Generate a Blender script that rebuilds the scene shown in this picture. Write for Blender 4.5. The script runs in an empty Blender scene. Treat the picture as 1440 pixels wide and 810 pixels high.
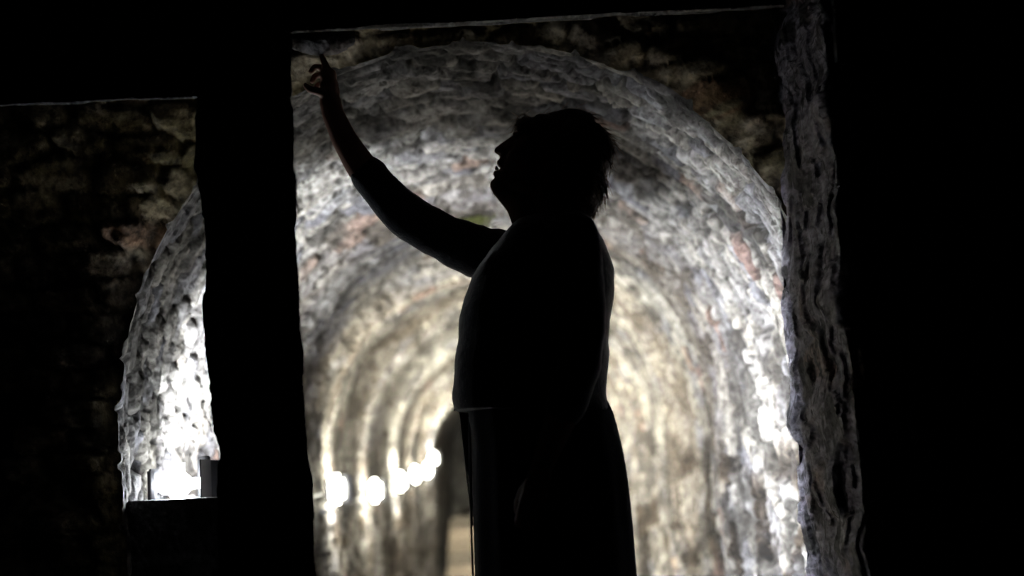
import bpy, bmesh, math, random
import numpy as np
from mathutils import Vector, Matrix

random.seed(7)
SC = bpy.context.scene
COL = SC.collection
PI = math.pi

# ------------------------------------------------------------------ camera
F = 2000.0                       # focal length in pixels of the 1440 frame
CAMH = 0.78
ROLL = math.radians(3.4)
VPU, VPV = 725.0, 660.0
a_, b_ = (VPU - 720) / F, -(VPV - 405) / F
a0 = a_ * math.cos(ROLL) + b_ * math.sin(ROLL)
b0 = -a_ * math.sin(ROLL) + b_ * math.cos(ROLL)
yaw = -math.atan(a0); pit = -math.atan(b0 * math.cos(yaw))
fwd = Vector((math.sin(yaw) * math.cos(pit), math.cos(yaw) * math.cos(pit), math.sin(pit)))
r0 = Vector((math.cos(yaw), -math.sin(yaw), 0)); u0 = r0.cross(fwd)
RT = r0 * math.cos(ROLL) - u0 * math.sin(ROLL)
UP = u0 * math.cos(ROLL) + r0 * math.sin(ROLL)
CAM = Vector((0, 0, CAMH))

cd = bpy.data.cameras.new('camera'); cam = bpy.data.objects.new('camera', cd); COL.objects.link(cam)
M = Matrix((RT, UP, -fwd)).transposed().to_4x4(); M.translation = CAM
cam.matrix_world = M
cd.sensor_width = 36; cd.lens = 36 * F / 1440
cd.clip_start = 0.05; cd.clip_end = 100
cd.dof.use_dof = True; cd.dof.focus_distance = 3.65; cd.dof.aperture_fstop = 1.6
SC.camera = cam
SC.view_settings.view_transform = 'Standard'; SC.view_settings.look = 'None'
SC.view_settings.gamma = 1; SC.view_settings.use_curve_mapping = False
SC.view_settings.exposure = 0.0
w = bpy.data.worlds.new('night'); SC.world = w; w.use_nodes = True
w.node_tree.nodes['Background'].inputs[0].default_value = (0.5, 0.55, 0.7, 1)
w.node_tree.nodes['Background'].inputs[1].default_value = 0.0004

def P(u, v, Y):
    """point of the place at distance Y from the camera plane that is seen at pixel (u, v)"""
    d = fwd + RT * ((u - 720) / F) + UP * (-(v - 405) / F)
    return CAM + d * (Y / d.y)

# ------------------------------------------------------------------ noise
def _h(ix, iy, iz, seed):
    ix = ix.astype(np.int64); iy = iy.astype(np.int64); iz = iz.astype(np.int64)
    n = (ix * 374761393 + iy * 668265263 + iz * 1274126177 + seed * 987643) & 0x7fffffff
    n = ((n ^ (n >> 13)) * 1274126177) & 0x7fffffff
    n = ((n ^ (n >> 15)) * 668265263) & 0x7fffffff
    return ((n ^ (n >> 16)) & 0xffffff) / float(0xffffff)
def vnoise(x, y, z, seed=0):
    x, y, z = np.broadcast_arrays(np.asarray(x, float), np.asarray(y, float), np.asarray(z, float))
    x0, y0, z0 = np.floor(x), np.floor(y), np.floor(z)
    fx, fy, fz = x - x0, y - y0, z - z0
    fx, fy, fz = [t * t * (3 - 2 * t) for t in (fx, fy, fz)]
    r = 0
    for i in (0, 1):
        for j in (0, 1):
            for k in (0, 1):
                r = r + _h(x0 + i, y0 + j, z0 + k, seed) * (fx if i else 1 - fx) * (fy if j else 1 - fy) * (fz if k else 1 - fz)
    return r * 2 - 1
def fbm(x, y, z, seed=0, o=4):
    r = 0; a = 1; t = 0
    for i in range(o):
        r = r + a * vnoise(x * 2 ** i, y * 2 ** i, z * 2 ** i, seed + i * 17); t += a; a *= 0.5
    return r / t
def cells(a, s, da, ds, seed):
    """irregular masonry: random value per stone, second random, distance to the joint"""
    x = a / da; y = s / ds
    x = x + 0.5 * np.mod(np.floor(y), 2)
    x0 = np.floor(a / da); y0 = np.floor(y)
    f1 = np.full(x.shape, 9.0); f2 = np.full(x.shape, 9.0)
    r1 = np.zeros(x.shape); r2 = np.zeros(x.shape)
    xa = a / da
    for i in (-2, -1, 0, 1, 2):
        for j in (-1, 0, 1):
            cx = x0 + i; cy = y0 + j
            px = cx + 0.5 * np.mod(cy, 2) + 0.5 + 0.62 * (_h(cx, cy, cx * 0, seed) - 0.5)
            py = cy + 0.5 + 0.62 * (_h(cx, cy, cx * 0, seed + 5) - 0.5)
            d = np.maximum(np.abs(xa - px), np.abs(y - py)) * 0.6 + 0.4 * np.hypot(xa - px, y - py)
            m = d < f1
            f2 = np.where(m, f1, np.minimum(f2, d))
            r1 = np.where(m, _h(cx, cy, cx * 0, seed + 9), r1)
            r2 = np.where(m, _h(cx, cy, cx * 0, seed + 23), r2)
            f1 = np.where(m, d, f1)
    return r1, r2, f2 - f1
def sstep(e0, e1, x):
    t = np.clip((x - e0) / (e1 - e0), 0, 1); return t * t * (3 - 2 * t)

# ------------------------------------------------------------------ materials
def new_mat(name):
    m = bpy.data.materials.new(name); m.use_nodes = True
    return m, m.node_tree.nodes, m.node_tree.links, m.node_tree.nodes['Principled BSDF']
def mat_plain(name, c, rough=0.7, spec=0.3, scale=60, amt=0.25, bump=0.2, metal=0):
    m, n, l, b = new_mat(name)
    tc = n.new('ShaderNodeTexCoord'); nz = n.new('ShaderNodeTexNoise')
    nz.inputs['Scale'].default_value = scale; nz.inputs['Detail'].default_value = 5
    l.new(tc.outputs['Object'], nz.inputs['Vector'])
    mx = n.new('ShaderNodeMix'); mx.data_type = 'RGBA'
    mx.inputs[6].default_value = (*[x * (1 - amt) for x in c], 1); mx.inputs[7].default_value = (*[min(1, x * (1 + amt)) for x in c], 1)
    l.new(nz.outputs['Fac'], mx.inputs[0]); l.new(mx.outputs[2], b.inputs['Base Color'])
    bp = n.new('ShaderNodeBump'); bp.inputs['Strength'].default_value = bump; bp.inputs['Distance'].default_value = 0.004
    l.new(nz.outputs['Fac'], bp.inputs['Height']); l.new(bp.outputs[0], b.inputs['Normal'])
    b.inputs['Roughness'].default_value = rough; b.inputs['Specular IOR Level'].default_value = spec
    b.inputs['Metallic'].default_value = metal
    return m
def mat_stone(name, tint=(1, 1, 1), sc=(1, 1, 1), dist=0.012, spec=0.25, rough=0.75):
    m, n, l, b = new_mat(name)
    at = n.new('ShaderNodeAttribute'); at.attribute_name = 'col'
    tc = n.new('ShaderNodeTexCoord'); mp = n.new('ShaderNodeMapping'); mp.inputs['Scale'].default_value = sc
    l.new(tc.outputs['Object'], mp.inputs['Vector'])
    n1 = n.new('ShaderNodeTexNoise'); n1.inputs['Scale'].default_value = 30; n1.inputs['Detail'].default_value = 8; n1.inputs['Roughness'].default_value = 0.65
    l.new(mp.outputs[0], n1.inputs['Vector'])
    n2 = n.new('ShaderNodeTexVoronoi'); n2.inputs['Scale'].default_value = 45; n2.feature = 'F1'
    l.new(mp.outputs[0], n2.inputs['Vector'])
    cr = n.new('ShaderNodeValToRGB'); cr.color_ramp.elements[0].position = 0.36; cr.color_ramp.elements[0].color = (0.25, 0.24, 0.23, 1)
    cr.color_ramp.elements[1].position = 0.62; cr.color_ramp.elements[1].color = (1.15, 1.15, 1.15, 1)
    l.new(n1.outputs['Fac'], cr.inputs[0])
    mx = n.new('ShaderNodeMix'); mx.data_type = 'RGBA'; mx.blend_type = 'MULTIPLY'; mx.inputs[0].default_value = 1
    l.new(at.outputs['Color'], mx.inputs[6]); l.new(cr.outputs[0], mx.inputs[7])
    m2 = n.new('ShaderNodeMix'); m2.data_type = 'RGBA'; m2.blend_type = 'MULTIPLY'; m2.inputs[0].default_value = 1
    l.new(mx.outputs[2], m2.inputs[6]); m2.inputs[7].default_value = (*tint, 1)
    l.new(m2.outputs[2], b.inputs['Base Color'])
    ad = n.new('ShaderNodeMath'); ad.operation = 'MULTIPLY_ADD'; l.new(n2.outputs['Distance'], ad.inputs[0]); ad.inputs[1].default_value = 0.35
    l.new(n1.outputs['Fac'], ad.inputs[2])
    bp = n.new('ShaderNodeBump'); bp.inputs['Strength'].default_value = 0.9; bp.inputs['Distance'].default_value = dist
    l.new(ad.outputs[0], bp.inputs['Height']); l.new(bp.outputs[0], b.inputs['Normal'])
    b.inputs['Roughness'].default_value = rough; b.inputs['Specular IOR Level'].default_value = spec
    return m
def mat_emit(name, c, s):
    m, n, l, b = new_mat(name)
    b.inputs['Base Color'].default_value = (0.9, 0.9, 0.9, 1)
    b.inputs['Emission Color'].default_value = (*c, 1); b.inputs['Emission Strength'].default_value = s
    return m

M_VAULT = mat_stone('vault_masonry', dist=0.02)
M_ROUGH = mat_stone('rough_mouth_stone')
M_PILLAR = mat_stone('slate_pillar_stone', sc=(1.5, 0.5, 1.4), dist=0.03, spec=0.35, rough=0.6)
M_FLOOR = mat_stone('floor_stone')
M_IRON = mat_plain('lamp_housing_metal', (0.06, 0.06, 0.065), 0.5, 0.5)
M_CABLE = mat_plain('cable_rubber', (0.35, 0.35, 0.35), 0.5, 0.4)
M_SKIN = mat_plain('skin', (0.28, 0.15, 0.11), 0.5, 0.35, 40, 0.1, 0.1)
M_HAIR = mat_plain('hair_brown', (0.10, 0.055, 0.025), 0.45, 0.5, 90, 0.4, 0.5)
M_JACKET = mat_plain('jacket_wool', (0.03, 0.033, 0.045), 0.95, 0.1, 220, 0.4, 0.5)
M_JACKET.node_tree.nodes['Principled BSDF'].inputs['Sheen Weight'].default_value = 1.0
M_JACKET.node_tree.nodes['Principled BSDF'].inputs['Sheen Roughness'].default_value = 0.3
M_SKIRT = mat_plain('skirt_cloth', (0.018, 0.02, 0.028), 0.9, 0.1, 200, 0.3, 0.4)
M_SKIRT.node_tree.nodes['Principled BSDF'].inputs['Sheen Weight'].default_value = 0.05
M_SHOE = mat_plain('shoe_leather', (0.03, 0.03, 0.03), 0.4, 0.5)
M_TEETH = mat_plain('tooth_enamel', (0.9, 0.88, 0.82), 0.2, 0.6, 40, 0.02, 0)
M_MOSS = mat_plain('moss_green', (0.085, 0.09, 0.032), 0.9, 0.1, 80, 0.4, 0.3)
M_GLASS_COLD = mat_emit('lamp_glass_cold_white', (0.90, 0.95, 1.0), 125)
M_ADDED_COLD = mat_emit('added_panel_cold_white', (0.90, 0.94, 1.0), 22500)
M_ADDED_WARM = mat_emit('added_panel_warm_white', (1.0, 0.97, 0.82), 9500)
M_GLASS_WARM = mat_emit('lamp_glass_warm_white', (1.0, 0.98, 0.82), 32)

# ------------------------------------------------------------------ mesh helpers
def link(name, me, mat, parent=None):
    o = bpy.data.objects.new(name, me); COL.objects.link(o)
    if mat: me.materials.append(mat)
    if parent: o.parent = parent
    return o
def tag(o, label=None, cat=None, group=None, kind=None):
    if label: o['label'] = label
    if cat: o['category'] = cat
    if group: o['group'] = group
    if kind: o['kind'] = kind
    return o
def empty(name, loc, label, cat, group=None):
    o = bpy.data.objects.new(name, None); COL.objects.link(o); o.location = loc; o.empty_display_size = 0.1
    return tag(o, label, cat, group)
def grid_mesh(name, V, col=None, closed_u=False, flip=False, smooth=True):
    """V: (n, m, 3) array of points -> mesh"""
    n, m = V.shape[:2]
    idx = np.arange(n * m).reshape(n, m)
    if closed_u: idx = np.concatenate([idx, idx[:, :1]], 1)
    a, b, c, d = idx[:-1, :-1], idx[:-1, 1:], idx[1:, 1:], idx[1:, :-1]
    f = np.stack([a, b, c, d] if not flip else [a, d, c, b], -1).reshape(-1, 4)
    me = bpy.data.meshes.new(name)
    me.vertices.add(n * m); me.vertices.foreach_set('co', V.reshape(-1).astype(np.float32))
    me.loops.add(f.size); me.loops.foreach_set('vertex_index', f.reshape(-1).astype(np.int32))
    me.polygons.add(len(f)); me.polygons.foreach_set('loop_start', np.arange(0, f.size, 4, dtype=np.int32))
    me.update(calc_edges=True); me.validate()
    if col is not None:
        at = me.color_attributes.new('col', 'FLOAT_COLOR', 'POINT')
        c4 = np.ones((n * m, 4), np.float32); c4[:, :3] = col.reshape(-1, 3)
        at.data.foreach_set('color', c4.reshape(-1))
    if smooth: me.polygons.foreach_set('use_smooth', np.ones(len(me.polygons), bool))
    return me
def bm_mesh(name, bm, smooth=True):
    bmesh.ops.recalc_face_normals(bm, faces=bm.faces)
    me = bpy.data.meshes.new(name); bm.to_mesh(me); bm.free()
    if smooth: me.polygons.foreach_set('use_smooth', np.ones(len(me.polygons), bool))
    return me
def baked(me, mods):
    """mesh with modifiers applied"""
    o = bpy.data.objects.new('tmp', me); COL.objects.link(o)
    for typ, kw in mods:
        md = o.modifiers.new(typ, typ)
        for k, v in kw.items(): setattr(md, k, v)
    dg = bpy.context.evaluated_depsgraph_get(); dg.update()
    r = bpy.data.meshes.new_from_object(o.evaluated_get(dg), depsgraph=dg)
    bpy.data.objects.remove(o)
    r.polygons.foreach_set('use_smooth', np.ones(len(r.polygons), bool))
    return r
def add_ball(bm, c, r, rot=None, seg=20):
    """ellipsoid; r radii"""
    m = Matrix.Translation(c) @ (rot.to_4x4() if rot else Matrix.Identity(4)) @ Matrix.Diagonal((*r, 1))
    bmesh.ops.create_uvsphere(bm, u_segments=seg, v_segments=seg // 2 + 2, radius=1, matrix=m)
def add_chain(bm, pts, rad, seg=16, flat=None):
    """tapering tube with rounded ends through pts"""
    pts = [Vector(p) for p in pts]
    rows = []
    L = len(pts)
    P2 = []; R2 = []
    t0 = (pts[0] - pts[1]).normalized(); t1 = (pts[-1] - pts[-2]).normalized()
    for k in (1.0, 0.87, 0.5): P2.append(pts[0] + t0 * rad[0] * k); R2.append(rad[0] * math.sqrt(max(0, 1 - k * k)) + 1e-4)
    P2 += pts; R2 += list(rad)
    for k in (0.5, 0.87, 1.0): P2.append(pts[-1] + t1 * rad[-1] * k); R2.append(rad[-1] * math.sqrt(max(0, 1 - k * k)) + 1e-4)
    nrm = None
    for i, p in enumerate(P2):
        a = P2[max(0, i - 1)]; b = P2[min(len(P2) - 1, i + 1)]
        t = (b - a).normalized()
        if nrm is None:
            nrm = t.orthogonal().normalized()
        nrm = (nrm - t * nrm.dot(t)).normalized()
        bn = t.cross(nrm)
        row = []
        for k in range(seg):
            an = 2 * PI * k / seg
            off = nrm * math.cos(an) * R2[i] + bn * math.sin(an) * R2[i]
            if flat: off.y *= flat
            row.append(bm.verts.new(p + off))
        rows.append(row)
    for i in range(len(rows) - 1):
        for k in range(seg):
            bm.faces.new((rows[i][k], rows[i][(k + 1) % seg], rows[i + 1][(k + 1) % seg], rows[i + 1][k]))
    bm.faces.new(rows[0]); bm.faces.new(rows[-1])
def add_box(bm, c, s, rot=None, bev=0.0):
    m = Matrix.Translation(c) @ (rot.to_4x4() if rot else Matrix.Identity(4)) @ Matrix.Diagonal((*s, 1))
    r = bmesh.ops.create_cube(bm, size=1, matrix=m)
    if bev:
        es = list({e for v in r['verts'] for e in v.link_edges})
        bmesh.ops.bevel(bm, geom=es, offset=bev, segments=3, affect='EDGES')
def spline(pts, n):
    """Catmull-Rom through pts (tuples) -> n samples"""
    A = np.array(pts, float); t = np.linspace(0, len(A) - 1, n); out = []
    for x in t:
        i = min(int(x), len(A) - 2); f = x - i
        p0 = A[max(0, i - 1)]; p1 = A[i]; p2 = A[i + 1]; p3 = A[min(len(A) - 1, i + 2)]
        out.append(0.5 * ((2 * p1) + (-p0 + p2) * f + (2 * p0 - 5 * p1 + 4 * p2 - p3) * f * f + (-p0 + 3 * p1 - 3 * p2 + p3) * f ** 3))
    return np.array(out)

# ------------------------------------------------------------------ the vaulted tunnel
Y0, Y1 = 3.9, 24.0
c0 = P(687, 558, Y0)
CX, CZ, RAD = c0.x, c0.z, 517 / F * Y0
ZF = -0.62                                     # tunnel floor
hw = CZ - ZF
TOT = 2 * hw + PI * RAD
NA = 640
aa = np.linspace(0, TOT, NA)
def path(a):
    """point and inward normal of the tunnel section at arc length a"""
    x = np.empty_like(a); z = np.empty_like(a); nx = np.empty_like(a); nz = np.empty_like(a)
    L = a < hw; Rr = a > hw + PI * RAD; V = ~(L | Rr)
    x[L] = CX - RAD; z[L] = ZF + a[L]; nx[L] = 1; nz[L] = 0
    th = PI - (a[V] - hw) / RAD
    x[V] = CX + RAD * np.cos(th); z[V] = CZ + RAD * np.sin(th); nx[V] = -np.cos(th); nz[V] = -np.sin(th)
    x[Rr] = CX + RAD; z[Rr] = CZ - (a[Rr] - hw - PI * RAD); nx[Rr] = -1; nz[Rr] = 0
    return x, z, nx, nz
ss = [Y0]
while ss[-1] < Y1: ss.append(ss[-1] + min(0.09, 0.0095 * (ss[-1] / Y0) ** 1.6))
ss = np.array(ss); NS = len(ss)
LAMPS = [  # u, v, distance
    (473, 688, 7.6), (527, 690, 9.7), (563, 677, 11.9), (584, 667, 13.7), (601, 661, 15.6), (609, 645, 16.9)]
def stone_layers(a, s, seed, da=0.17, ds=0.082):
    wa = a + 0.025 * fbm(a * 5, s * 5, 0, seed + 1, 3); ws = s + 0.012 * fbm(a * 5, s * 5, 7, seed + 2, 3)
    r1, r2, e = cells(wa, ws, da, ds, seed)
    q1, q2, e2 = cells(wa + 3.1, ws * 1.0 + 1.7, da * 0.42, ds * 0.38, seed + 50)
    return r1, r2, e, q1, q2, e2
def stone_colour(a, s, seed, r1, r2, e, q1):
    """what the stones are made of: grey slate, buff limestone, red brick, lime and mould"""
    slate = np.array([0.27, 0.27, 0.30]); buff = np.array([0.50, 0.47, 0.41]); brick = np.array([0.40, 0.20, 0.12]); lime = np.array([0.66, 0.64, 0.58]); mould = np.array([0.07, 0.065, 0.055])
    t = np.clip(r2 * 1.1 + 0.25 * fbm(a * 1.3, s * 0.8, 3, seed + 4, 3), 0, 1)[..., None]
    c = slate * (1 - t) + buff * t
    c = np.where((r1 > 0.975)[..., None], brick * 0.55 + c * 0.45, c)
    c = c * (0.60 + 0.75 * q1)[..., None]
    j = sstep(0.22, 0.04, e)[..., None]
    c = c * (1 - 0.7 * j) + mould * 0.7 * j
    l = (sstep(0.12, 0.42, fbm(a * 2.3, s * 1.7, 11, seed + 8, 5)) * 0.7)[..., None]
    c = c * (1 - l) + lime * l
    d = (sstep(0.10, 0.34, fbm(a * 6.0, s * 4.0, 19, seed + 31, 4)) * 0.85)[..., None]
    c = c * (1 - d) + mould * d
    cv = (sstep(0.10, 0.26, fbm(a * 9, s * 22, 29, seed + 61, 4)) * 0.85)[..., None]      # open crevices
    c = c * (1 - cv) + mould * 0.7 * cv
    return c * 0.66
S_, A_ = np.meshgrid(ss, aa, indexing='ij')
r1, r2, e, q1, q2, e2 = stone_layers(A_, S_, 3)
px, pz, pnx, pnz = path(aa)
disp = 0.022 * (r1 - 0.5) + 0.010 * (q1 - 0.5) - 0.036 * sstep(0.16, 0.02, e) - 0.006 * sstep(0.2, 0.03, e2)
disp += 0.009 * fbm(A_ * 5, S_ * 13, 0, 40, 4)
disp -= 0.045 * sstep(0.26, 0.5, fbm(A_ * 4.0, S_ * 8, 3, 71, 4))           # stones fallen out
disp -= 0.022 * sstep(0.10, 0.26, fbm(A_ * 9, S_ * 22, 29, 3 + 61, 4))
disp *= (0.35 + 0.65 * sstep(Y0, Y0 + 0.25, S_)) * (1 - 0.45 * sstep(5.5, 8, S_))
disp += 0.05 * fbm(A_ * 0.9, S_ * 0.9, 5, 60, 2)                                # uneven vault
for u_, v_, d_ in LAMPS: disp += 0.12 * (0.3 + 0.7 * sstep(hw - 0.1, hw + 0.8, A_)) * np.exp(-((S_ - d_ - 0.45) / 0.34) ** 2)   # shallow ribs
disp += 0.07 * np.exp(-((S_ - 6.1) / 0.34) ** 2)
VV = np.stack([px[None] + pnx[None] * disp, S_ + 0 * A_, pz[None] + pnz[None] * disp], -1)
CC = stone_colour(A_, S_, 3, r1, r2, e, q1)
rg = (sstep(0.0, 0.3, fbm(A_ * 0.5, S_ * 2.2, 33, 77, 3)) * sstep(5.2, 6.2, S_) * 0.45)[..., None]
CC = CC * (1 - rg) + np.array([0.15, 0.12, 0.085]) * rg                        # rings of browner stone
damp = sstep(1.25, 0.55, VV[..., 2] + 0.25 * fbm(A_ * 3, S_ * 2, 0, 92, 3))[..., None]
stain = (sstep(-0.05, 0.25, fbm(A_ * 6, S_ * 4.0, 9, 95, 4)))[..., None]
CC = CC * (1 - damp * stain * np.array([0.80, 0.84, 0.88])) * (1 - 0.2 * damp)                                             # damp patches low on the walls
iL = int(np.searchsorted(aa, hw)); iR = int(np.searchsorted(aa, hw + PI * RAD))
for nm, i0, i1 in (('wall_left', 0, iL + 1), ('ceiling', iL, iR + 1), ('wall_right', iR, NA)):
    tag(link(nm, grid_mesh(nm, VV[:, i0:i1], CC[:, i0:i1], flip=True), M_VAULT), kind='structure')

# the rough stone face around the mouth of the tunnel
wd = np.concatenate([np.linspace(0, 0.9, 90), np.linspace(0.93, 1.6, 20)])
W_, A2 = np.meshgrid(wd, aa, indexing='ij')
X2 = px[None] - pnx[None] * W_; Z2 = pz[None] - pnz[None] * W_
r1b, r2b, eb, q1b, q2b, e2b = stone_layers(X2, Z2, 13, 0.17, 0.075)
dy = 0.030 * (r1b - 0.5) - 0.03 * sstep(0.2, 0.03, eb) + 0.05 * fbm(X2 * 9, Z2 * 14, 0, 8, 4) + 0.04 * fbm(X2 * 2, Z2 * 2, 0, 9, 2)
k = sstep(0, 0.07, W_)
dd = disp[0][None] * (1 - k) + 0
X2 = X2 + pnx[None] * dd; Z2 = Z2 + pnz[None] * dd
Y2 = Y0 - (dy + 0.05) * k - np.minimum(0.34, W_ * 0.95) * 0.85 * sstep(CX - 0.25, CX - 0.75, X2) * sstep(1.2, 1.7, Z2)
C2 = stone_colour(X2, Z2, 13, r1b, r2b, eb, q1b)
gm = sstep(-0.1, 0.3, fbm(X2 * 3, Z2 * 3, 2, 88, 4))[..., None]
C2 = np.minimum(C2 * (0.8 + 2.0 * sstep(1.3, 1.75, Z2 + 0.2 * fbm(X2 * 3, Z2 * 3, 0, 61, 3)))[..., None], 0.62)  # upper part painted lighter, standing in for light on the face
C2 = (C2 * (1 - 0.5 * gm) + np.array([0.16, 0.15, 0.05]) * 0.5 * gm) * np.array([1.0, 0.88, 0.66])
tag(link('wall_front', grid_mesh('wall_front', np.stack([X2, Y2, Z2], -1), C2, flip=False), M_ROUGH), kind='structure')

# floors, end wall, roof of the near passage
def flat_patch(name, o, du, dv, nu, nv, amp, seed, mat, ck, flip=False, kind='structure'):
    o = np.array(o, float); du = np.array(du, float); dv = np.array(dv, float)
    u, v = np.meshgrid(np.linspace(0, 1, nu), np.linspace(0, 1, nv), indexing='ij')
    p = o + u[..., None] * du + v[..., None] * dv
    n = np.cross(du, dv); n = n / np.linalg.norm(n) * (-1 if flip else 1)
    lu, lv = u * np.linalg.norm(du), v * np.linalg.norm(dv)
    r1, r2, e, q1, q2, e2 = stone_layers(lu, lv, seed, 0.3, 0.22)
    h = amp * (0.6 * (r1 - 0.5) - 0.8 * sstep(0.15, 0.02, e) + 0.8 * fbm(lu * 5, lv * 5, 0, seed, 3))
    p = p + n * h[..., None]
    c = stone_colour(lu, lv, seed, r1, r2, e, q1) * np.array(ck)
    return tag(link(name, grid_mesh(name, p, c, flip=flip), mat), kind=kind)
flat_patch('floor', (CX - RAD - .1, Y0 - 0.05, ZF), (2 * RAD + .2, 0, 0), (0, 20, 0), 90, 500, 0.02, 21, M_FLOOR, (0.6, 0.52, 0.42))
flat_patch('floor_passage', (-2.4, 1.2, 0), (4.8, 0, 0), (0, Y0 - 1.2, 0), 120, 90, 0.012, 22, M_FLOOR, (0.5, 0.45, 0.4))
flat_patch('wall_back', (CX - RAD - .2, Y1 - 0.3, ZF), (2 * RAD + .4, 0, 0), (0, 0, 3.0), 60, 80, 0.03, 23, M_VAULT, (0.3, 0.3, 0.3), flip=False)
flat_patch('ceiling_passage', (-2.4, 1.2, 2.45), (4.8, 0, 0), (0, Y0 - 1.2, 0), 80, 60, 0.03, 24, M_VAULT, (0.4, 0.4, 0.4), flip=True)

# ------------------------------------------------------------------ stone pillars and lintels of the near passage
def prism(name, ring_fn, ts, nper, amp, seed, mat, tintc, vertical=True, parent=None):
    """rough stone block: ring_fn(t) gives the four corners of its section; the sides are subdivided and weathered"""
    rows = []
    for t in ts:
        q = [np.array(c) for c in ring_fn(t)]
        Ls = [np.linalg.norm(q[(i + 1) % 4] - q[i]) for i in range(4)]
        row = []
        for i in range(4):
            kk = nper[i]
            for j in range(kk): row.append(q[i] + (q[(i + 1) % 4] - q[i]) * (j / kk))
        rows.append(row)
    V = np.array(rows)
    cen = V.mean(1, keepdims=True)
    # outward direction within the section
    tang = np.roll(V, -1, 1) - np.roll(V, 1, 1)
    ax = (V[-1].mean(0) - V[0].mean(0)); ax /= np.linalg.norm(ax)
    N = np.cross(tang, ax); N /= np.linalg.norm(N, axis=-1, keepdims=True)
    s = np.sign((N * (V - cen)).sum(-1, keepdims=True)); N = N * s
    x, y, z = V[..., 0], V[..., 1], V[..., 2]
    if vertical: g = (x * 22, y * 7, z * 14)
    else: g = (x * 4, y * 12, z * 14)
    h = fbm(*g, seed, 5) + 0.7 * vnoise(g[0] * .35, g[1] * .35, g[2] * .8, seed + 3)
    led = vnoise(g[0] * 1.2, g[1] * 1.2, g[2] * 0.5, seed + 6)
    h = h + 0.7 * (sstep(-0.05, 0.08, led) - 0.5) + 0.5 * (sstep(-0.03, 0.05, vnoise(g[0] * 2.3, g[1] * 2.3, g[2] * 1.3, seed + 8)) - 0.5)
    V = V + N * (amp * h)[..., None]
    slate = np.array([0.24, 0.235, 0.26]); rust = np.array([0.26, 0.16, 0.10]); pale = np.array([0.42, 0.41, 0.42])
    t = sstep(0.05, 0.4, fbm(g[0] * .6, g[1] * .6, g[2] * .6, seed + 12, 4))[..., None]
    t2 = sstep(0.2, 0.45, fbm(g[0] * .5, g[1] * .5, g[2] * .5, seed + 15, 3))[..., None]
    C = slate * (1 - t) + pale * t; C = C * (1 - 0.7 * t2) + rust * 0.7 * t2
    C = C * (0.55 + 0.55 * (fbm(g[0] * 2, g[1] * 2, g[2] * 1.2, seed + 18, 3) + 0.6))[..., None] * np.array(tintc)
    crv = sstep(0.08, 0.2, fbm(g[0] * 2.0, g[1] * 2.0, g[2] * 0.8, seed + 22, 4)) * 0.9
    crv = np.maximum(crv, 0.8 * sstep(0.05, 0.0, np.abs(fbm(g[0] * 1.2, g[1] * 1.2, g[2] * 0.5, seed + 25, 4))))
    C = C * (1 - crv[..., None])
    C = C * 1.3
    me = grid_mesh(name, V, C, closed_u=True)
    bm = bmesh.new(); bm.from_mesh(me)
    bm.edges.ensure_lookup_table()
    be = [e for e in bm.edges if len(e.link_faces) == 1]
    bmesh.ops.holes_fill(bm, edges=be)
    bmesh.ops.recalc_face_normals(bm, faces=bm.faces)
    bm.to_mesh(me); bm.free()
    me.polygons.foreach_set('use_smooth', np.ones(len(me.polygons), bool))
    return link(name, me, mat, parent)
def edge(pts):
    v = [p[1] for p in pts]; u = [p[0] for p in pts]
    return lambda y: float(np.interp(y, v, u)) if v[0] <= y <= v[-1] else (u[0] + (y - v[0]) * (u[1] - u[0]) / (v[1] - v[0]) if y < v[0] else u[-1] + (y - v[-1]) * 0.045)
PF, PB = 3.18, 3.46                                # front and back of the pillar row
pl = edge([(273, -60), (275, 140), (278, 240), (286, 330), (287, 400), (291, 500), (303, 580), (307, 650), (307, 690), (309, 810)])
pr = edge([(402, -60), (406, 60), (409, 130), (414, 250), (417, 330), (423, 420), (425, 500), (431, 580), (435, 650), (441, 730), (446, 810)])
def ring_left(t):
    a = P(pl(t), t, PF); b = P(pr(t), t, PF); z = a.z
    return [(a.x, PF, z), (b.x, PF, z), (b.x - 0.075, PB, z), (a.x + 0.03, PB, z)]
o = prism('stone_pillar', ring_left, np.linspace(-190, 1150, 300), (60, 34, 50, 34), 0.008, 31, M_PILLAR, (0.7, 0.7, 0.7))
tag(o, 'narrow unlit stone pillar between the left slit and the main opening', 'pillar')
qf = edge([(1076, -60), (1077, 50), (1084, 180), (1092, 270), (1098, 350), (1100, 450), (1112, 540), (1118, 620), (1127, 720), (1135, 810)])
RF, RB = 3.29, 3.95
def ring_right(t):
    b = P(qf(t), t, RB); c = P(1262 + (t - 85) * 0.04, t, RF); z = b.z
    f = b.x + 0.012
    return [(f, RF, z), (c.x, RF, z), (c.x, RB, z), (b.x, RB, z)]
o = prism('stone_pillar', ring_right, np.linspace(-260, 1240, 620), (36, 60, 36, 240), 0.017, 37, M_PILLAR, (0.98, 0.95, 1.05))
tag(o, 'broad stone pillar right of the main opening with grey flaking side face', 'pillar')
def ring_far_left(t):
    a = P(-160, t, PF); b = P(-75, t, PF); z = a.z
    return [(a.x - .5, PF, z), (b.x, PF, z), (b.x, PB, z), (a.x - .5, PB, z)]

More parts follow.
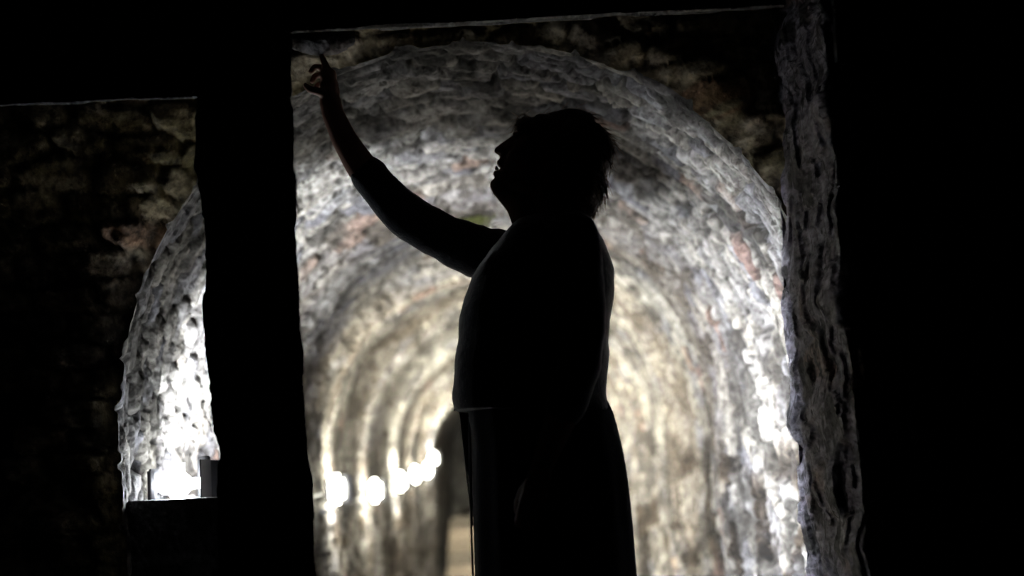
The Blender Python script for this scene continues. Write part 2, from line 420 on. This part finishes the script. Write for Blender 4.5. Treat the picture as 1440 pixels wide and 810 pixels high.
def lintel(name, u0_, v0_, u1_, v1_, label, seed, yf=PF, yb=PB, n=240, top=2.4, amp=0.010):
    a = P(u0_, v0_, yf); b = P(u1_, v1_, yf)
    def ring(t):
        x = a.x + (b.x - a.x) * t; z = a.z + (b.z - a.z) * t
        return [(x, yf, z), (x, yb, z + 0.083), (x, yb, top), (x, yf, top)]
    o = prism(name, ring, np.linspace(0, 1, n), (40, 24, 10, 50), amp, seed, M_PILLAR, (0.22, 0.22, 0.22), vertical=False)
    return tag(o, label, 'lintel')
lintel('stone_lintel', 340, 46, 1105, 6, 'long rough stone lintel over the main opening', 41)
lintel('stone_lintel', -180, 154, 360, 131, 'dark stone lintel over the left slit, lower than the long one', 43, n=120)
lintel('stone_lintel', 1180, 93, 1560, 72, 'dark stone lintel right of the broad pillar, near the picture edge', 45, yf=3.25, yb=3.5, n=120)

# hanging knob of rock the hand is touching
bm = bmesh.new()
kc = P(453, 58, 3.36)
bmesh.ops.create_icosphere(bm, subdivisions=5, radius=1, matrix=Matrix.Translation(kc) @ Matrix.Diagonal((0.078, 0.05, 0.030, 1)))
for v in bm.verts:
    p = v.co; n = (p - kc).normalized()
    v.co += n * 0.016 * float(fbm(np.array([p.x * 25]), np.array([p.y * 25]), np.array([p.z * 25]), 4, 4)[0])
me = bm_mesh('hanging_rock', bm)
at = me.color_attributes.new('col', 'FLOAT_COLOR', 'POINT')
at.data.foreach_set('color', np.tile(np.array([0.2, 0.19, 0.2, 1], np.float32), len(me.vertices)))
tag(link('hanging_rock', me, M_PILLAR), 'dark lump of rock hanging from the long lintel, touched by the raised hand', 'rock')

# low wall closing the foot of the left slit
s0 = P(150, 704, 3.99); s1 = P(318, 702, 3.99)
def ring_sill(t):
    x = s0.x - .12 + (s1.x - s0.x + .3) * t
    zt = s0.z + (s1.z - s0.z) * t
    return [(x, 3.96, ZF), (x, 4.02, ZF), (x, 4.02, zt), (x, 3.96, zt)]
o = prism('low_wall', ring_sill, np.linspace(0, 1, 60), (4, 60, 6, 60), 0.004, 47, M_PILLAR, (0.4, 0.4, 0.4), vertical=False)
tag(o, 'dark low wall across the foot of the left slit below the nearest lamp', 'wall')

# ------------------------------------------------------------------ stairs at the far end
st = empty('staircase', (CX, 16.8, ZF), 'worn stone steps rising at the far end of the tunnel', 'stairs')
CY_ = 0
topz = P(630, 728, 19.0).z
ns = 6
for i in range(ns):
    bm = bmesh.new()
    z1 = ZF + (topz - ZF) * (i + 1) / ns; y0 = 17.0 + i * 0.36
    add_box(bm, (0.02, (y0 + 23.6) / 2 - 16.8, (z1 - ZF) / 2), (2 * RAD - 0.3, 23.6 - y0, z1 - ZF), bev=0.035)
    if i: 
        pass
    o = link('step', bm_mesh('step', bm, False), mat_plain('step_stone', [(0.05, 0.040, 0.028), (0.075, 0.060, 0.043), (0.035, 0.029, 0.021)][i % 3], 0.85, 0.2, 4, 0.5, 0.6), st)

# ------------------------------------------------------------------ lamps
def lamp(p, label, glass, panel, big=1.0, rotz=0, aim=38, added_shade=0.0, dome=None, gx=0.0):
    dome = dome or (0.082, 0.12, 0.155)
    t = empty('wall_lamp', p, label, 'lamp', 'lamps along the left wall of the tunnel')
    t.rotation_euler.z = rotz
    b = bmesh.new(); add_box(b, (-dome[0] / 2 - 0.004, 0, 0), (0.02, dome[1] * 0.8, dome[2] * 0.8), bev=0.006)
    bp = link('back_plate', bm_mesh('back_plate', b), M_IRON, t)
    b = bmesh.new(); add_box(b, (0.0, 0, 0), dome, bev=0.028 if not added_shade else 0.045)
    link('lamp_glass', bm_mesh('lamp_glass', b), glass, t)
    b = bmesh.new(); m = Matrix.Rotation(math.radians(aim), 3, 'Z')      # added emitter facing away from the camera to brighten the tunnel
    add_box(b, m @ Vector((0.0575 + gx, 0, 0)), (0.004, 0.06, 0.11), m, 0.001)
    pm = bm_mesh('added_panel', b)
    b = bmesh.new(); add_box(b, m @ Vector((0.049 + gx, 0, 0)), (0.012, 0.09, 0.155 * big), m, 0.003)
    if not added_shade: add_box(b, m @ Vector((0.063 + gx, -0.042, 0)), (0.035, 0.005, 0.14), m)
    tray = link('added_tray', bm_mesh('added_tray', b), M_IRON, t)
    link('added_panel', pm, panel, tray)
    if added_shade:  # added plates that block this lamp's light towards the crown and pillar
        b = bmesh.new(); add_box(b, m @ Vector((0.055 + gx + added_shade / 2, 0, 0.062)), (added_shade + .01, 0.09, 0.003), m)
        add_box(b, m @ Vector((0.055 + gx + 0.035, -0.036, 0)), (0.075, 0.003, 0.125), m)
        add_box(b, (0.095, -0.065, 0), (0.004, 0.13, 0.13))  # added side plate keeping the glow off the woman
        link('added_shade', bm_mesh('added_shade', b, False), M_IRON, tray)
    if not added_shade:
      b = bmesh.new(); add_box(b, (-0.002, 0, dome[2] / 2 + 0.006), (dome[0] * 0.8, dome[1] * 0.8, 0.008), bev=0.003)
      link('hood', bm_mesh('hood', b), M_IRON, t)
    b = bmesh.new(); add_chain(b, [(-0.05, 0, -0.11), (-0.095, 0, -0.11), (-0.16, 0, -0.08)], [0.012] * 3, 10)
    link('bracket', bm_mesh('bracket', b), M_IRON, t)
    return t
names = ['second wall lamp from the camera, first one right of the narrow pillar',
         'third wall lamp from the camera, right of the one beside the pillar',
         'fourth wall lamp from the camera, middle of the glowing row',
         'fifth wall lamp from the camera, just left of the last cluster',
         'sixth wall lamp, lower one of the farthest pair beside the skirt',
         'farthest and highest wall lamp at the end of the row']
L1 = P(250, 681, 4.14)
lamp(L1, 'nearest and largest lamp, glaring above the low wall in the left slit', M_GLASS_COLD, M_ADDED_COLD, 1.0, aim=30, added_shade=0.18, dome=(0.13, 0.10, 0.12), gx=0.03)
lps = [L1]
for (u, v, d), nm in zip(LAMPS, names):
    p = P(u, v, d); lamp(p, nm, M_GLASS_WARM, M_ADDED_WARM); lps.append(p)
# cable clipped along the wall from lamp to lamp
bm = bmesh.new(); cp = []
for i in range(len(lps) - 1):
    a, b = lps[i], lps[i + 1]
    for k in range(8):
        f = k / 8; p = a.lerp(b, f); p.x = CX - RAD + 0.045; p.z += -0.02 - 0.05 * math.sin(PI * f); cp.append(p)
add_chain(bm, cp, [0.006] * len(cp), 8)
tag(link('cable', bm_mesh('cable', bm), M_CABLE), 'thin cable sagging from lamp to lamp along the left tunnel wall', 'cable')

# ------------------------------------------------------------------ moss on the crown of the vault
bm = bmesh.new(); rnd = random.Random(5)
for i in range(700):
    s = 6.55 + rnd.gauss(0, 0.12)
    uc = 682 + rnd.gauss(0, 16)
    th = math.acos(max(-1, min(1, ((uc - 725) / F * s - CX - 0.03) / RAD)))
    c = Vector((CX + (RAD - 0.03 - 0.06 * math.exp(-((s - 6.1) / .34) ** 2)) * math.cos(th), s, CZ + (RAD - 0.03 - 0.06 * math.exp(-((s - 6.1) / .34) ** 2)) * math.sin(th)))
    n = Vector((-math.cos(th), 0, -math.sin(th)))
    for k in range(3):
        d = (n + Vector((rnd.gauss(0, .6), rnd.gauss(0, .6), rnd.gauss(0, .4)))).normalized()
        s1_ = d.orthogonal().normalized() * 0.004; L = 0.01 + rnd.random() * 0.02
        bm.faces.new([bm.verts.new(c - s1_), bm.verts.new(c + s1_), bm.verts.new(c + d * L)])
tag(link('moss', bm_mesh('moss', bm, False), M_MOSS), 'green moss patch growing on the vault left of the chin', 'moss', kind='stuff')

# ------------------------------------------------------------------ the woman
YW = 3.33; PX = YW / F                          # metres per pixel at her distance
def W(u, v, s=0.0):
    p = P(u, v, YW); p.y = YW + s; return p
base = P(775, 700, YW); person = empty('person', (base.x, YW, 0),
    'woman in dark jacket and long skirt standing in profile, looking up and touching the rock', 'person')
def loft(bm, rows, seg=40, pw=2.3):
    """rows: (v, uL, uR, half thickness, lateral offset)"""
    R = []
    for v, ul, ur, hw_, off in rows:
        c = (ul + ur) / 2; r = (ur - ul) / 2; row = []
        for k in range(seg):
            a = 2 * PI * k / seg; ca, sa = math.cos(a), math.sin(a)
            x = abs(ca) ** (2 / pw) * (1 if ca > 0 else -1); y = abs(sa) ** (2 / pw) * (1 if sa > 0 else -1)
            row.append(bm.verts.new(W(c + r * x, v, off + hw_ * y)))
        R.append(row)
    for i in range(len(R) - 1):
        for k in range(seg): bm.faces.new((R[i][k], R[i][(k + 1) % seg], R[i + 1][(k + 1) % seg], R[i + 1][k]))
    bm.faces.new(R[0]); bm.faces.new(R[-1])
def rows_spline(pts, n): return [tuple(x) for x in spline(pts, n)]
TILT = Matrix(((0.90, 0, 0.43), (0, 1, 0), (-0.43, 0, 0.90)))   # head tilted back: local x = backwards, z = up
TILT = Matrix.Rotation(math.radians(25), 3, 'Y')
def hb(bm, u, v, s, r): add_ball(bm, W(u, v, s), r, TILT, 28)
body = bmesh.new()
hb(body, 785, 226, 0, (0.098, 0.074, 0.088))          # cranium
hb(body, 747, 210, 0, (0.046, 0.062, 0.050))          # forehead
hb(body, 738, 236, 0, (0.052, 0.056, 0.062))          # mid face
hb(body, 716, 246, 0, (0.025, 0.036, 0.032))          # mouth region
hb(body, 702, 262, 0, (0.023, 0.024, 0.020))          # chin
hb(body, 738, 262, 0, (0.055, 0.052, 0.032))          # jaw
add_chain(body, [W(704, 266), W(728, 282), W(745, 305)], [0.022, 0.036, 0.048])   # under the chin
for u, v, r in ((714, 207, .013), (708, 212, .011), (722, 205, .018), (724, 214, .02), (714, 218, .012), (709, 222, .012)): hb(body, u, v, 0, (r, r * .8, r))
add_chain(body, [W(723, 196), W(710, 204), W(700, 212)], [0.010, 0.0095, 0.0098])   # nose
for s in (-1, 1):
    hb(body, 706, 216, s * 0.012, (0.009, 0.007, 0.007))      # nostril wings
    hb(body, 727, 194, s * 0.026, (0.012, 0.022, 0.008))      # brows
    hb(body, 733, 208, s * 0.031, (0.014, 0.014, 0.012))      # eyes
    hb(body, 726, 226, s * 0.036, (0.022, 0.022, 0.020))      # cheeks
    hb(body, 783, 236, s * 0.076, (0.018, 0.007, 0.030))      # ears
hb(body, 703, 230, 0, (0.010, 0.022, 0.008))          # upper lip
hb(body, 699, 245, 0, (0.011, 0.020, 0.008))          # lower lip
add_chain(body, [W(772, 262), W(774, 300), W(776, 345)], [0.056, 0.056, 0.066])     # neck
# trunk under the clothes
loft(body, rows_spline([(322, 735, 822, 0.10, 0), (345, 708, 842, 0.165, 0), (400, 680, 846, 0.165, 0), (470, 672, 838, 0.14, 0),
    (540, 668, 836, 0.14, 0), (600, 672, 846, 0.165, 0), (660, 680, 850, 0.17, 0), (700, 695, 840, 0.15, 0)], 30))
for s in (-1, 1):                                    # legs and feet
    add_chain(body, [W(762, 690, s * .085), W(764, 760, s * .085), W(770, 880, s * .08), (W(770, 880).x + .012, YW + s * .08, 0.34), (W(770, 880).x + .02, YW + s * .08, 0.09)],
              [0.085, 0.08, 0.055, 0.052, 0.034])
    fx = W(770, 880).x
    add_chain(body, [(fx + .03, YW + s * .08, 0.045), (fx - .06, YW + s * .085, 0.035), (fx - .14, YW + s * .09, 0.026)], [0.034, 0.034, 0.022])
# raised right arm, on her far side
ARM = [(735, 352, 34, .13), (700, 348, 34, .13), (672, 343, 33, .12), (642, 333, 31, .11), (606, 316, 28, .10), (566, 292, 27, .09), (533, 259, 25, .085),
       (512, 236, 24.5, .08), (498, 217, 22, .075), (479, 186, 19, .07), (464, 152, 16.5, .06), (460, 134, 16, .055)]
add_chain(body, [W(u, v, s) for u, v, r, s in ARM], [r * PX for u, v, r, s in ARM], 20)
def fing(pts, r): add_chain(body, [W(u, v, s) for u, v, s in pts], [x * PX for x in r], 12)
# palm
for (u, v, s, r) in ((460, 122, .055, 15), (459, 112, .045, 14), (459, 110, .072, 13), (458, 101, .035, 12), (458, 99, .055, 12.5), (457, 101, .078, 11)):
    add_ball(body, W(u, v, s), (r * PX, 0.020, r * PX * 1.1))
fing([(458, 100, .028), (456, 88, .026), (452, 79, .030), (450, 73, .034)], [6.5, 5.6, 5.0, 4.3])          # index reaching up
fing([(456, 98, .048), (448, 86, .048), (438, 86, .050), (433, 92, .052)], [6.4, 5.6, 5.0, 4.4])           # middle
fing([(455, 100, .068), (445, 93, .070), (436, 96, .072), (433, 103, .072)], [6.0, 5.2, 4.8, 4.2])         # ring
fing([(454, 106, .088), (445, 103, .090), (438, 106, .090), (436, 111, .090)], [5.4, 4.7, 4.2, 3.7])       # little
fing([(455, 126, .040), (444, 124, .026), (434, 123, .020), (428, 117, .020)], [8.0, 6.6, 5.6, 4.5])       # thumb
# hanging left arm, on the near side
ARM2 = [(800, 352, 33, -.165), (808, 420, 30, -.185), (812, 480, 27, -.19), (810, 520, 25, -.19), (790, 580, 22, -.20), (768, 635, 17, -.20), (760, 655, 15, -.20)]
add_chain(body, [W(u, v, s) for u, v, r, s in ARM2], [r * PX for u, v, r, s in ARM2], 20)
for (u, v, r) in ((757, 668, 17), (752, 685, 18), (748, 698, 17)): add_ball(body, W(u, v, -.205), (r * PX, 0.016, r * PX))
for k, (du, L) in enumerate(((-12, 34), (-4, 40), (5, 38), (13, 30))):
    fing([(748 + du, 700, -.205), (744 + du * 1.1, 700 + L * .45, -.208), (741 + du * 1.1, 700 + L * .8, -.200), (741 + du * 1.1, 700 + L, -.192)], [6, 5.3, 5, 4.3])
fing([(748, 672, -.200), (734, 688, -.190), (728, 704, -.186), (727, 716, -.184)], [7.5, 6.4, 5.6, 4.8])
bme = bm_mesh('body', body)
bme = baked(bme, [('REMESH', dict(mode='VOXEL', voxel_size=0.0038)), ('SMOOTH', dict(factor=0.5, iterations=5))])
def to_local(o): o.matrix_parent_inverse = person.matrix_world.inverted()
bpy.context.view_layer.update()
def wear(name, me, mat):
    for v in me.vertices: pass
    me.transform(Matrix.Translation(-person.location))
    return link(name, me, mat, person)
wear('body', bme, M_SKIN)

# jacket with three-quarter sleeves
jk = bmesh.new()
loft(jk, rows_spline([(306, 733, 823, 0.075, 0), (314, 722, 828, 0.11, 0), (330, 708, 842, 0.165, 0), (352, 692, 853, 0.195, 0), (382, 668, 861.5, 0.20, 0), (410, 656, 862.5, 0.20, 0),
    (430, 650, 861, 0.19, 0), (452, 646, 857, 0.185, 0), (475, 644, 855, 0.18, 0), (500, 641, 857, 0.18, 0), (520, 639, 856, 0.18, 0), (545, 637, 852, 0.185, 0), (560, 636.5, 853, 0.19, 0), (578, 640, 858, 0.195, 0)], 60), 56, 2.2)
SL = [(735, 352, 38, .13), (700, 347, 39, .13), (672, 343.5, 38.5, .12), (642, 333, 37, .11), (606, 316, 33.5, .10), (566, 292.5, 32.5, .09), (533, 259, 29, .085), (513, 236, 27, .08), (511, 233.5, 26.5, .08)]
sp = spline(SL, 60)
rr = [x[2] + 0.9 * math.sin(i * 0.9) * (1 if i < 36 else 0.4) + 0.8 * math.sin(i * 0.37 + 1) for i, x in enumerate(sp)]
add_chain(jk, [W(x[0], x[1], x[3]) for x in sp], [r * PX for r in rr], 28)
add_chain(jk, [W(u, v, s) for u, v, r, s in ARM2[:5]], [r * PX * 1.2 for u, v, r, s in ARM2[:5]], 24)
jme = baked(bm_mesh('jacket', jk), [('REMESH', dict(mode='VOXEL', voxel_size=0.0045)), ('SMOOTH', dict(factor=0.5, iterations=3))])
def crumple(me, amp, fx, fz, seed):
    n = len(me.vertices); co = np.empty(n * 3); me.vertices.foreach_get('co', co); co = co.reshape(-1, 3)
    no = np.empty(n * 3, np.float32); me.vertices.foreach_get('normal', no); no = no.reshape(-1, 3)
    h = fbm(co[:, 0] * fx, co[:, 1] * fx, co[:, 2] * fz, seed, 3)
    co = co + no * (amp * h)[:, None]; me.vertices.foreach_set('co', co.reshape(-1)); me.update()
crumple(jme, 0.004, 14, 22, 5)
wear('jacket', jme, M_JACKET)
# pointed front corner of the jacket hem
b = bmesh.new()
add_chain(b, [W(668, 520, .05), W(654, 550, .05), W(641, 571, .05), W(637.5, 576, .05)], [0.02, 0.014, 0.006, 0.0015], 12)
wear('jacket_corner', bm_mesh('jacket_corner', b), M_JACKET)
# skirt with soft pleats
def skirt_mesh():
    rws = rows_spline([(556, 655, 850, 0.16, 0), (580, 658, 862, 0.175, 0), (620, 663, 873, 0.185, 0), (660, 664, 881, 0.19, 0), (700, 665, 886, 0.195, 0), (740, 666, 890, 0.20, 0),
                       (810, 668, 896, 0.21, 0), (900, 670, 903, 0.22, 0), (1040, 674, 912, 0.235, 0)], 90)
    seg = 200; R = []
    for i, (v, ul, ur, h, off) in enumerate(rws):
        c = (ul + ur) / 2; r = (ur - ul) / 2; f = min(1, i / 30)
        row = []
        for k in range(seg):
            a = 2 * PI * k / seg
            pl_ = 1 + 0.030 * f * (math.sin(a * 13 + 0.6 * math.sin(a * 3)) * (1 - math.cos(a) ** 2 * 0.8))
            row.append(W(c + r * math.cos(a) * pl_, v, h * math.sin(a) * pl_)[:])
        R.append(row)
    return np.array(R)
sk = grid_mesh('skirt', skirt_mesh(), closed_u=True)
wear('skirt', sk, M_SKIRT)
# coat tail hanging on the far side, in front of the skirt edge
rw = [(572, 645, 700), (620, 650, 700), (680, 657, 700), (740, 664.5, 700), (775, 672, 700)]
V = []
for v, ul, ur in rows_spline(rw, 40):
    V.append([W(ul + (ur - ul) * t, v, 0.10 + 0.02 * math.sin(t * 9 + v * .01) + 0.03 * t)[:] for t in np.linspace(0, 1, 24)])
me = grid_mesh('coat_tail', np.array(V)); me = baked(me, [('SOLIDIFY', dict(thickness=0.006))])
wear('coat_tail', me, M_JACKET)
# lit rims of the coat tail and skirt's front fold, painted as pale tubes
M_RIM_LIGHT = mat_plain('painted_rim_light', (0.45, 0.46, 0.5), 0.7, 0.3)
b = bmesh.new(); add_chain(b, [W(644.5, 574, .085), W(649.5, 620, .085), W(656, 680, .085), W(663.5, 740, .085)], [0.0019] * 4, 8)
wear('coat_rim_light', bm_mesh('coat_rim_light', b), M_RIM_LIGHT)
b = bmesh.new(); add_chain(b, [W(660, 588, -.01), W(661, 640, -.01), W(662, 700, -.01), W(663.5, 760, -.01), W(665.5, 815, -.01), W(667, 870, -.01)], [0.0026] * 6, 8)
wear('skirt_rim_light', bm_mesh('skirt_rim_light', b), M_RIM_LIGHT)
# hair
hr = bmesh.new()
for (u, v, s, ru, rs, rv) in ((790, 213, 0, 62, .092, 55), (765, 190, 0, 36, .075, 28), (826, 222, 0, 34, .080, 40), (838, 206, 0, 24, .055, 24), (828, 192, 0, 24, .06, 20), (838, 226, 0, 22, .06, 26), (822, 262, 0, 31, .082, 36), (812, 284, 0, 27, .07, 28), (795, 255, .058, 34, .030, 44), (795, 255, -.058, 34, .030, 44),
                              (826, 293, 0, 13, .05, 15), (800, 172, 0, 36, .06, 17), (742, 184, 0, 20, .055, 19)):
    add_ball(hr, W(u, v, s), (ru * PX, rs, rv * PX), None, 28)
hme = baked(bm_mesh('hair', hr), [('REMESH', dict(mode='VOXEL', voxel_size=0.005)), ('SMOOTH', dict(factor=0.5, iterations=6))])
crumple(hme, 0.007, 28, 16, 9)
bm = bmesh.new(); bm.from_mesh(hme)
bm.verts.ensure_lookup_table(); bm.normal_update(); rnd = random.Random(3)
base_v = [(v.co.copy(), v.normal.copy()) for v in bm.verts]
face_x = W(735, 205).x
cn = 0
while cn < 1500:
    p, n = rnd.choice(base_v)
    if p.x < face_x and p.z < W(735, 178).z: continue
    down = Vector((0.35, 0, -1)); t = (down - n * down.dot(n)).normalized()
    t = (t + Vector((rnd.gauss(0, .25), rnd.gauss(0, .3), rnd.gauss(0, .25)))).normalized()
    L = 0.02 + rnd.random() * 0.025; lift = rnd.random() ** 2 * 0.12
    pts = [p - n * 0.002, p + t * L * .35 + n * L * lift, p + t * L * .7 + n * L * lift * 1.3, p + t * L + n * L * lift * (0.6 + rnd.random())]
    add_chain(bm, pts, [0.0009, 0.0009, 0.0007, 0.0003], 4)
    cn += 1
# wisps of fringe over the forehead
for k in range(16):
    q = rnd.random(); s = rnd.uniform(-.04, .04)
    pts = [W(748 + 5 * q, 170 + 6 * q, s), W(736 + 3 * q, 164 + 10 * q, s), W(728 + 4 * q, 168 + 10 * q, s), W(724 + 3 * q, 176 + 8 * q, s), W(724 + 3 * q, 183 + 6 * q, s)]
    add_chain(bm, pts, [0.0014, 0.0014, 0.0012, 0.001, 0.0005], 5)
hme = bm_mesh('hair', bm)
wear('hair', hme, M_HAIR)
# teeth
b = bmesh.new()
for k in range(6): add_box(b, W(698.5, 238, (k - 2.5) * 0.0068), (0.008, 0.0062, 0.007), TILT, 0.0015)
wear('teeth', bm_mesh('teeth', b), M_TEETH)
for s in (-1, 1):
    b = bmesh.new(); fx = W(770, 880).x
    add_chain(b, [(fx + .035, YW + s * .08, 0.048), (fx - .06, YW + s * .085, 0.042), (fx - .15, YW + s * .09, 0.030)], [0.042, 0.042, 0.030], 16)
    for v in b.verts: v.co.z = max(0.014, v.co.z)
    wear('shoe', bm_mesh('shoe', b), M_SHOE)
